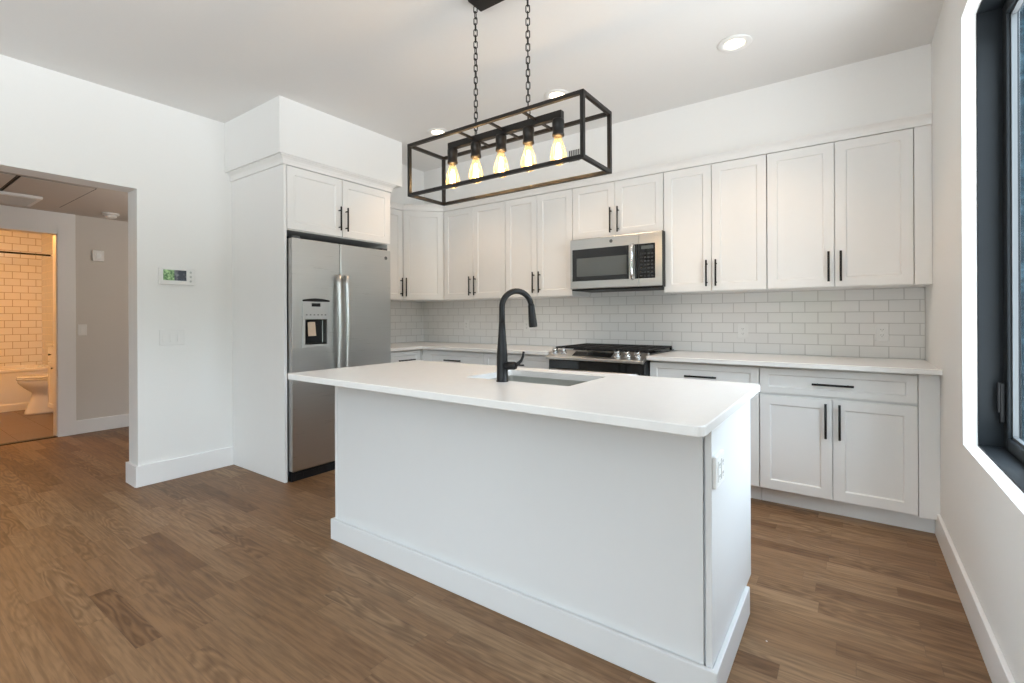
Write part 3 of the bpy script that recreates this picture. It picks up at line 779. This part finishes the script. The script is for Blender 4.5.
m = MB(); m.box(W, -2.315, -1.555, 0.03, 0.415, 1.4155, 1.4215); m.build('vent_grille', M['blackplastic'], t)

# ------------------------------------------------------------------ range
RX0, RX1 = -2.382, -1.582
t = thing('gas_range', 'slide-in stainless gas range with black grates and front knobs between the worktops', 'range', (-1.98, -0.35, 0))
MB().box(W, RX0 + 0.004, RX1 - 0.004, 0.014, 0.655, 0.04, 0.905).build('body', M['greymetal'], t)
m = MB()
for xa in (RX0 + 0.05, RX1 - 0.09):
    for na in (0.06, 0.58): m.box(W, xa, xa + 0.04, na, na + 0.04, 0.0, 0.04)
m.build('foot', M['blackplastic'], t)
MB().box(W, RX0, RX1, 0.014, 0.625, 0.9155, 0.923).build('cooktop', M['blackglass'], t, bevel=0.002)
m = MB()
prof = [(0.60, 0.905), (0.735, 0.858), (0.742, 0.860), (0.742, 0.879), (0.735, 0.883), (0.625, 0.930), (0.60, 0.930)]
m.loft([[W(RX0, n, z) for n, z in prof], [W(RX1, n, z) for n, z in prof]], smooth=False)
cp = m.build('control_panel', M['steel'], t, bevel=0.002)
def on_panel(n): return 0.930 + (0.625 - n) * (0.047 / 0.110)
sl = Vector((0, -0.393, 0.920)).normalized()
def panel_box(m, xa, xb, na, nb, lift):
    pts = [(xa, na), (xb, na), (xb, nb), (xa, nb)]
    lo = [W(x, n, on_panel(n)) + sl * 0.0003 for x, n in pts]; hi = [W(x, n, on_panel(n)) + sl * lift for x, n in pts]
    m.loft([lo, hi], smooth=False); return m
panel_box(MB(), -2.16, -1.84, 0.645, 0.712, 0.002).build('display', M['blackglass'], cp)
for kx in (-2.330, -2.252, -1.800, -1.722, -1.644):
    b0 = W(kx, 0.678, on_panel(0.678))
    m = MB(); m.tube([b0 + sl * 0.0005, b0 + sl * 0.006], [0.027, 0.026], 24)
    m.tube([b0 + sl * 0.006, b0 + sl * 0.012, b0 + sl * 0.034, b0 + sl * 0.038], [0.020, 0.0215, 0.0195, 0.016], 24)
    m.build('knob', M['chrome'], cp, label='round polished metal knob')
d = MB().box(W, RX0 + 0.004, RX1 - 0.004, 0.657, 0.700, 0.20, 0.853).build('oven_door', M['blackglass'], t, bevel=0.004)
h = MB(); h.tube([W(RX0 + 0.04, 0.735, 0.775), W(RX1 - 0.04, 0.735, 0.775)], 0.012, 14)
for xa in (RX0 + 0.07, RX1 - 0.07): h.tube([W(xa, 0.699, 0.775), W(xa, 0.735, 0.775)], 0.009, 12)
h.build('handle', M['steel'], d, label='steel bar handle')
MB().box(W, RX0 + 0.004, RX1 - 0.004, 0.657, 0.695, 0.05, 0.195).build('drawer', M['steel'], t, bevel=0.003)
# burners and grates
for bx_, bn, br in ((-2.22, 0.18, 0.045), (-2.22, 0.46, 0.055), (-1.98, 0.32, 0.05), (-1.74, 0.18, 0.045), (-1.74, 0.46, 0.055)):
    MB().lathe(W(bx_, bn, 0.9232), [(br, 0.0), (br, 0.006), (br * 0.75, 0.008), (br * 0.72, 0.013), (0.002, 0.014)], 24).build('burner', M['iron'], t)
for gx0, gx1 in ((RX0 + 0.012, -2.118), (-2.114, -1.850), (-1.846, RX1 - 0.012)):
    m = MB(); n0, n1, z0, z1 = 0.035, 0.605, 0.940, 0.953; b_ = 0.007
    for xa in (gx0 + b_, gx1 - b_): m.box(W, xa - b_, xa + b_, n0, n1, z0, z1)
    for na in (n0 + b_, n1 - b_, (n0 + n1) / 2): m.box(W, gx0, gx1, na - b_, na + b_, z0, z1)
    xm = (gx0 + gx1) / 2; m.box(W, xm - b_, xm + b_, n0, n1, z0, z1)
    for na in (n0 + 0.10, n0 + 0.19, n1 - 0.19, n1 - 0.10): m.box(W, gx0, gx1, na - 0.005, na + 0.005, z0 + 0.002, z1)
    for xa in (gx0 + b_, gx1 - b_):
        for na in (n0 + b_, n1 - b_): m.box(W, xa - 0.008, xa + 0.008, na - 0.008, na + 0.008, 0.9232, z0)
    m.build('grate', M['iron'], t, bevel=0.0015)

# ------------------------------------------------------------------ refrigerator
FF = -3.680
fy0, fy1, fm = -2.122, -1.211, -1.722
nF = FF - LW
t = thing('refrigerator', 'stainless steel side-by-side refrigerator with water dispenser standing in the white tower', 'refrigerator', (-4.1, -1.66, 0))
MB().box(LFT, fy0 + 0.006, fy1 - 0.006, 0.04, nF - 0.068, 0.03, 1.775).build('casing', M['greymetal'], t, bevel=0.004)
m = MB(); m.box(LFT, fy0 + 0.01, fy1 - 0.01, nF - 0.066, nF - 0.030, 0.0, 0.068)
for i in range(14): m.box(LFT, fy0 + 0.04 + i * 0.06, fy0 + 0.085 + i * 0.06, nF - 0.030, nF - 0.026, 0.022, 0.05)
m.build('toe_grille', M['blackplastic'], t)
da0, da1, dz0, dz1 = -2.024, -1.842, 0.996, 1.186
m = MB(); m.slab(LFT, fy0, fm - 0.003, 0.076, 1.780, nF - 0.064, nF, da0, da1, dz0, dz1, 0.055, 0.002)
dl = m.build('door', M['steel'], t, bevel=0.008, seg=3)
m = MB(); m.box(LFT, fm + 0.003, fy1, nF - 0.064, nF, 0.076, 1.780)
dr_ = m.build('door', M['steel'], t, bevel=0.008, seg=3)
for yy, par in ((fm - 0.036, dl), (fm + 0.036, dr_)):
    h = MB(); P = []
    for i in range(15):
        u = i / 14; z = 0.62 + u * (1.528 - 0.62); P.append(LFT(yy, nF + 0.036 + 0.014 * sin(pi * u), z))
    h.tube(P, 0.0185, 16, flat=1.0)
    for z in (0.65, 1.50): h.tube([LFT(yy, nF - 0.002, z), LFT(yy, nF + 0.036, z)], 0.011, 12)
    h.build('handle', M['steel'], par, label='curved steel bar handle')
m = MB()
m.lathe(LFT(-1.266, nF, 1.712), [(0.015, 0.0), (0.015, 0.0015), (0.012, 0.002), (0.011, 0.001), (0.002, 0.001)], 24, axis='x')
m.build('badge', M['greymetal'], dr_)
for yy in (fy0 + 0.05, fy1 - 0.05):
    MB().box(LFT, yy - 0.03, yy + 0.03, nF - 0.11, nF - 0.02, 1.781, 1.800).build('hinge_cover', M['greymetal'], t, bevel=0.004)
# dispenser
m = MB()
for a0, a1, z0, z1 in ((-2.045, da0, 0.976, 1.330), (da1, -1.822, 0.976, 1.330), (da0, da1, 0.976, dz0), (da0, da1, dz1, 1.330)): m.box(LFT, a0, a1, nF + 0.0004, nF + 0.007, z0, z1)
dp = m.build('dispenser', M['silver'], dl, bevel=0.001)
pts = [(-2.045 + 0.223 * i / 12, 1.3303 + 0.012 * sin(pi * i / 12)) for i in range(13)]
loop = pts + [(a, 1.318) for a, z in pts[::-1]]
MB().loft([[LFT(a, nF + 0.0072, z) for a, z in loop], [LFT(a, nF + 0.010, z) for a, z in loop]], smooth=False).build('dispenser_hood', M['blackplastic'], dl)
MB().box(LFT, -1.972, -1.900, nF + 0.0072, nF + 0.0082, 1.281, 1.306).build('dispenser_display', M['blackglass'], dl)
m = MB()
for i in range(6): m.box(LFT, -2.018 + i * 0.031, -2.006 + i * 0.031, nF + 0.0072, nF + 0.008, 1.215, 1.222)
m.build('dispenser_button', M['greymetal'], dl)
MB().box(LFT, da0 + 0.004, da1 - 0.004, nF - 0.0545, nF - 0.053, dz0 + 0.004, dz1 - 0.004).build('dispenser_recess', M['blackplastic'], dl)
MB().box(LFT, -1.975, -1.900, nF - 0.052, nF - 0.020, dz1 - 0.040, dz1 - 0.003).build('dispenser_nozzle', M['blackplastic'], dl, bevel=0.004)
MB().loft([[LFT(-1.99, nF - 0.018, 1.165), LFT(-1.93, nF - 0.018, 1.165), LFT(-1.925, nF - 0.010, 1.060), LFT(-1.990, nF - 0.010, 1.060)],
           [LFT(-1.99, nF - 0.0165, 1.165), LFT(-1.93, nF - 0.0165, 1.165), LFT(-1.925, nF - 0.0085, 1.060), LFT(-1.990, nF - 0.0085, 1.060)]], smooth=False).build('paper_tag', M['paper'], dl)
MB().box(LFT, da0 + 0.004, da1 - 0.004, nF - 0.053, nF - 0.004, dz0 + 0.003, dz0 + 0.010).build('drip_tray', M['blackplastic'], dl)

# ------------------------------------------------------------------ chandelier
CX, CY, TH = -1.750, -2.180, -0.011
HL, HWd, ZB, ZT = 1.003 / 2, 0.252 / 2, 1.831, 2.087
CF = Frame((CX, CY), (cos(TH), sin(TH)))
t = thing('chandelier', 'black open-frame linear chandelier with five glowing bulbs hanging on chains over the island', 'chandelier', (CX, CY, ZB))
m = MB(); b_ = 0.0078
for n in (-HWd, HWd):
    for z in (ZB, ZT): m.box(CF, -HL - b_, HL + b_, n - b_, n + b_, z - b_, z + b_)
    for a in (-HL, HL): m.box(CF, a - b_, a + b_, n - b_, n + b_, ZB + b_, ZT - b_)
for a in (-HL, HL):
    for z in (ZB, ZT): m.box(CF, a - b_, a + b_, -HWd + b_, HWd - b_, z - b_, z + b_)
m.build('frame', M['bronze'], t, bevel=0.001)
for a in (-0.171, 0.017, 0.205):
    MB().box(CF, a - 0.005, a + 0.005, -HWd + b_, HWd - b_, ZT - 0.005, ZT + 0.005).build('cross_bar', M['bronze'], t)
MB().box(CF, -0.338, 0.338, -0.014, 0.014, ZT - 0.022, ZT + 0.012).build('lamp_bar', M['bronze'], t, bevel=0.002)
def bulb(a):
    c = CF(a, 0, 0); z = ZT - 0.022
    s_ = MB().lathe((c.x, c.y, 0), [(0.010, z + 0.002), (0.0245, z), (0.0265, z - 0.006), (0.0265, z - 0.030), (0.0245, z - 0.034), (0.0245, z - 0.060), (0.0265, z - 0.064), (0.0265, z - 0.074), (0.012, z - 0.075)], 24).build('socket', M['bronze'], t)
    zt_ = z - 0.0755
    prof = [(0.0150, 0.0), (0.0170, -0.012), (0.0225, -0.030), (0.0295, -0.052), (0.0350, -0.074), (0.0370, -0.090), (0.0340, -0.106), (0.0255, -0.118), (0.0130, -0.1245), (0.0012, -0.126)]
    g = MB().lathe((c.x, c.y, zt_), prof, 28, cap=False).build('bulb', M['bulbglass'], s_)
    f = MB(); k = 5
    for i in range(k):
        a0, a1 = 2 * pi * i / k, 2 * pi * (i + 0.5) / k
        f.tube([(c.x + 0.004 * cos(a0), c.y + 0.004 * sin(a0), zt_ - 0.030), (c.x + 0.013 * cos(a0), c.y + 0.013 * sin(a0), zt_ - 0.098)], 0.0022, 6)
        f.tube([(c.x + 0.013 * cos(a0), c.y + 0.013 * sin(a0), zt_ - 0.098), (c.x + 0.004 * cos(a1), c.y + 0.004 * sin(a1), zt_ - 0.030)], 0.0022, 6)
    f.build('filament', M['filament'], s_)
    point('bulb_glow', (c.x, c.y, zt_ - 0.064), BULB, (1.0, 0.72, 0.42), 0.016)
for a in (-0.316, -0.158, 0.0, 0.158, 0.316): bulb(a)
# canopy box on the ceiling
m = MB(); ca, cn = 0.168, 0.055
lo = [CF(a, n, CEIL - 0.032) for a, n in ((-ca + .006, -cn + .006), (ca - .006, -cn + .006), (ca - .006, cn - .006), (-ca + .006, cn - .006))]
hi = [CF(a, n, CEIL - 0.0005) for a, n in ((-ca, -cn), (ca, -cn), (ca, cn), (-ca, cn))]
m.loft([lo, hi], smooth=False); m.build('canopy', M['bronze'], t, bevel=0.001)
def chain(a):
    m = MB(); c = CF(a, 0, 0); z0, z1 = ZT + 0.010, CEIL - 0.032
    L_, r, hw = 0.040, 0.0027, 0.0085
    n = int(round((z1 - z0) / (L_ - 4 * r))); st = (z1 - z0) / n; L_ = st + 4 * r
    for i in range(n):
        zc = z0 + st * (i + 0.5); P = []
        ang = (0.35 if i % 2 else 0.35 + pi / 2) + random.uniform(-0.2, 0.2); ux, uy = cos(ang), sin(ang)
        hs = L_ / 2 - hw
        for k in range(7): q = pi * k / 6; P.append((hw * cos(q), hs + (hw - r) * sin(q)))
        for k in range(7): q = pi + pi * k / 6; P.append((hw * cos(q), -hs + (hw - r) * sin(q)))
        m.tube([(c.x + p * ux, c.y + p * uy, zc + h) for p, h in P], r, 6, closed=True)
    m.build('chain', M['bronze'], t)
for a in (-0.157, 0.157): chain(a)

# ------------------------------------------------------------------ vent grille high on the soffit
t = thing('air_vent', 'small grey slatted vent on the wall above the cabinets, seen through the chandelier', 'vent', (-2.33, -SFN, 2.585))
m = MB(); va0, va1, vz0, vz1 = -2.40, -2.26, 2.515, 2.655
m.slab(W, va0, va1, vz0, vz1, SFN + 0.0003, SFN + 0.006, va0 + 0.014, va1 - 0.014, vz0 + 0.014, vz1 - 0.014, 0.004, 0.001)
m.build('vent_frame', M['plastic'], t)
m = MB()
for i in range(6): m.box(W, va0 + 0.02 + i * 0.018, va0 + 0.03 + i * 0.018, SFN + 0.003, SFN + 0.0045, vz0 + 0.02, vz1 - 0.02)
m.build('slat', M['hole'], t)

# ------------------------------------------------------------------ things in the hall and bathroom
t = thing('smoke_detector', 'round white smoke detector on the hall ceiling', 'smoke detector', (-6.57, -2.40, HZ))
MB().lathe((-6.57, -2.40, HZ), [(0.070, -0.0005), (0.070, -0.014), (0.066, -0.018), (0.048, -0.020)], 32).build('mounting_base', M['plastic'], t)
MB().lathe((-6.57, -2.40, HZ), [(0.050, -0.0202), (0.048, -0.040), (0.040, -0.046), (0.002, -0.047)], 32).build('sensor', M['plastic'], t)
t = thing('door_chime', 'small square white chime box high on the hall wall', 'chime', (HX, -2.41, 1.81))
MB().box(HF, -2.46, -2.365, 0.0005, 0.030, 1.81, 1.925).build('housing', M['plastic'], t, bevel=0.004)
MB().box(HF, -2.430, -2.395, 0.0302, 0.0320, 1.84, 1.895).build('grille', M['silver'], t)
for ya, yb, lab in ((-3.225, -2.785, 'flat square access panel with dark seams in the hall ceiling, nearer the smoke detector'), (-3.69, -3.245, 'flat square access panel in the hall ceiling, farther from the smoke detector')):
    t = thing('access_panel', lab, 'ceiling panel', (-6.05, (ya + yb) / 2, HZ), 'hall ceiling access panels')
    m = MB(); m.xbox(-6.61, -5.48, ya - 0.008, yb + 0.008, HZ - 0.004, HZ - 0.0005); m.build('shadow_gap', M['hole'], t)
    m = MB(); m.xbox(-6.625, -5.465, ya + 0.004, yb - 0.004, HZ - 0.010, HZ - 0.0045); m.build('panel', M['hallceil'], t, bevel=0.001)
t = thing('ceiling_register', 'shallow white framed air register under the hall ceiling panels', 'vent', (-6.4, -3.25, HZ - 0.03))
m = MB(); m.xbox(-6.62, -6.15, -3.55, -2.98, HZ - 0.034, HZ - 0.0105); m.build('housing', M['plastic'], t, bevel=0.003)
m = MB()
for i in range(9): m.xbox(-6.59 + i * 0.047, -6.565 + i * 0.047, -3.52, -3.01, HZ - 0.038, HZ - 0.0345)
m.build('slat', M['silver'], t)
# bathroom
t = thing('bathtub', 'white bathtub along the tiled bathroom wall behind the toilet', 'bathtub', (-9.58, -3.2, 0))
m = MB(); tx0, tx1, tya, tyb = -9.945, -9.25, -4.0, -2.315
O_ = rrect(tx0, tx1, tya, tyb, 0.02); I1 = rrect(tx0 + 0.06, tx1 - 0.07, tya + 0.07, tyb - 0.07, 0.12); I2 = rrect(tx0 + 0.12, tx1 - 0.13, tya + 0.2, tyb - 0.12, 0.12)
m.loft([lv(O_, 0.002), lv(O_, 0.09), lv(rrect(tx0, tx1 - 0.012, tya, tyb, 0.02), 0.10), lv(rrect(tx0, tx1 - 0.012, tya, tyb, 0.02), 0.50), lv(O_, 0.51), lv(O_, 0.545), lv(I1, 0.55), lv(I2, 0.16)], cap=True, smooth=False)
m.build('tub_shell', M['ceramic'], t, bevel=0.006)
MB().lathe((tx1 - 0.010, -2.93, 0.31), [(0.045, 0.0), (0.045, 0.006), (0.035, 0.010), (0.002, 0.011)], 24, axis='x').build('access_cap', M['brass'], t, label='round yellow cap')
t = thing('shower_rod', 'thin metal shower curtain rod across the tiled bathroom wall', 'shower rod', (-9.3, -2.33, 2.06))
MB().tube([(-9.3, -4.39, 2.063), (-9.3, -2.325, 2.063)], 0.0125, 14).build('rod', M['bronze'], t)
MB().lathe((-9.3, -2.3105, 2.063), [(0.036, 0.0), (0.034, -0.012), (0.018, -0.022), (0.014, -0.03)], 24, axis='y').build('end_flange', M['chrome'], t)
# toilet facing along -y
TXc = -8.80; ty0, ty1 = -2.82, -2.10
def egg(w, ya, yb, z, n=28):
    P = []
    yc_, hl = (ya + yb) / 2, (yb - ya) / 2
    for k in range(n):
        a = 2 * pi * k / n; sy = sin(a); sx = cos(a)
        wd_ = w * (0.92 + 0.08 * sy)
        P.append((TXc + wd_ * sx, yc_ + hl * sy, z))
    return P
t = thing('toilet', 'white ceramic toilet seen from the side beyond the bathroom doorway', 'toilet', (TXc, -2.5, 0))
m = MB(); m.loft([egg(0.13, -2.685, -2.21, 0.0015), egg(0.128, -2.680, -2.21, 0.03), egg(0.105, -2.625, -2.22, 0.18), egg(0.115, -2.610, -2.22, 0.27), egg(0.165, -2.685, -2.22, 0.34), egg(0.182, -2.735, -2.22, 0.40), egg(0.184, -2.740, -2.22, 0.435)])
m.build('bowl', M['ceramic'], t)
m = MB(); m.loft([egg(0.186, -2.747, -2.30, 0.436), egg(0.188, -2.750, -2.30, 0.447), egg(0.186, -2.747, -2.30, 0.455)]); m.build('seat', M['ceramic'], t)
m = MB(); m.loft([egg(0.186, -2.747, -2.30, 0.459), egg(0.188, -2.750, -2.30, 0.474), egg(0.178, -2.735, -2.31, 0.482)]); m.build('lid', M['ceramic'], t)
m = MB(); m.xbox(TXc - 0.20, TXc + 0.20, -2.215, -2.02, 0.40, 0.78); m.build('tank', M['ceramic'], t, bevel=0.02, seg=3)
m = MB(); m.xbox(TXc - 0.21, TXc + 0.21, -2.225, -2.015, 0.781, 0.81); m.build('tank_lid', M['ceramic'], t, bevel=0.008)
# vanity next to it
t = thing('bathroom_vanity', 'white bathroom vanity just inside the doorway beside the toilet', 'vanity', (-7.95, -2.25, 0))
MB().xbox(-8.585, -7.55, -2.485, -2.001, 0.09, 0.86).build('cabinet_body', M['cabinet'], t)
MB().xbox(-8.57, -7.55, -2.43, -2.001, 0.002, 0.0895).build('toe_kick', M['cabinet'], t)
MB().xbox(-8.59, -7.54, -2.515, -2.0005, 0.8605, 0.885).build('countertop', M['quartz'], t, bevel=0.003)
BV = Frame((0, 0), (1, 0))
for a0, a1 in ((-8.58, -8.245), (-8.241, -7.90), (-7.896, -7.555)):
    d = MB().shaker(BV, a0 + 0.003, a1 - 0.003, 0.10, 0.66, 2.4855, 2.503, st=0.045).build('door', M['cabinet'], t, bevel=0.001)
    MB().lathe((a1 - 0.04, -2.503, 0.60), [(0.006, 0.0), (0.006, -0.012), (0.013, -0.020), (0.011, -0.027), (0.002, -0.029)], 16, axis='y').build('knob', M['black'], d)
    d = MB().box(BV, a0 + 0.003, a1 - 0.003, 2.4855, 2.503, 0.67, 0.85).build('drawer', M['cabinet'], t, bevel=0.001)
    MB().lathe(((a0 + a1) / 2, -2.503, 0.76), [(0.006, 0.0), (0.006, -0.012), (0.013, -0.020), (0.011, -0.027), (0.002, -0.029)], 16, axis='y').build('knob', M['black'], d)
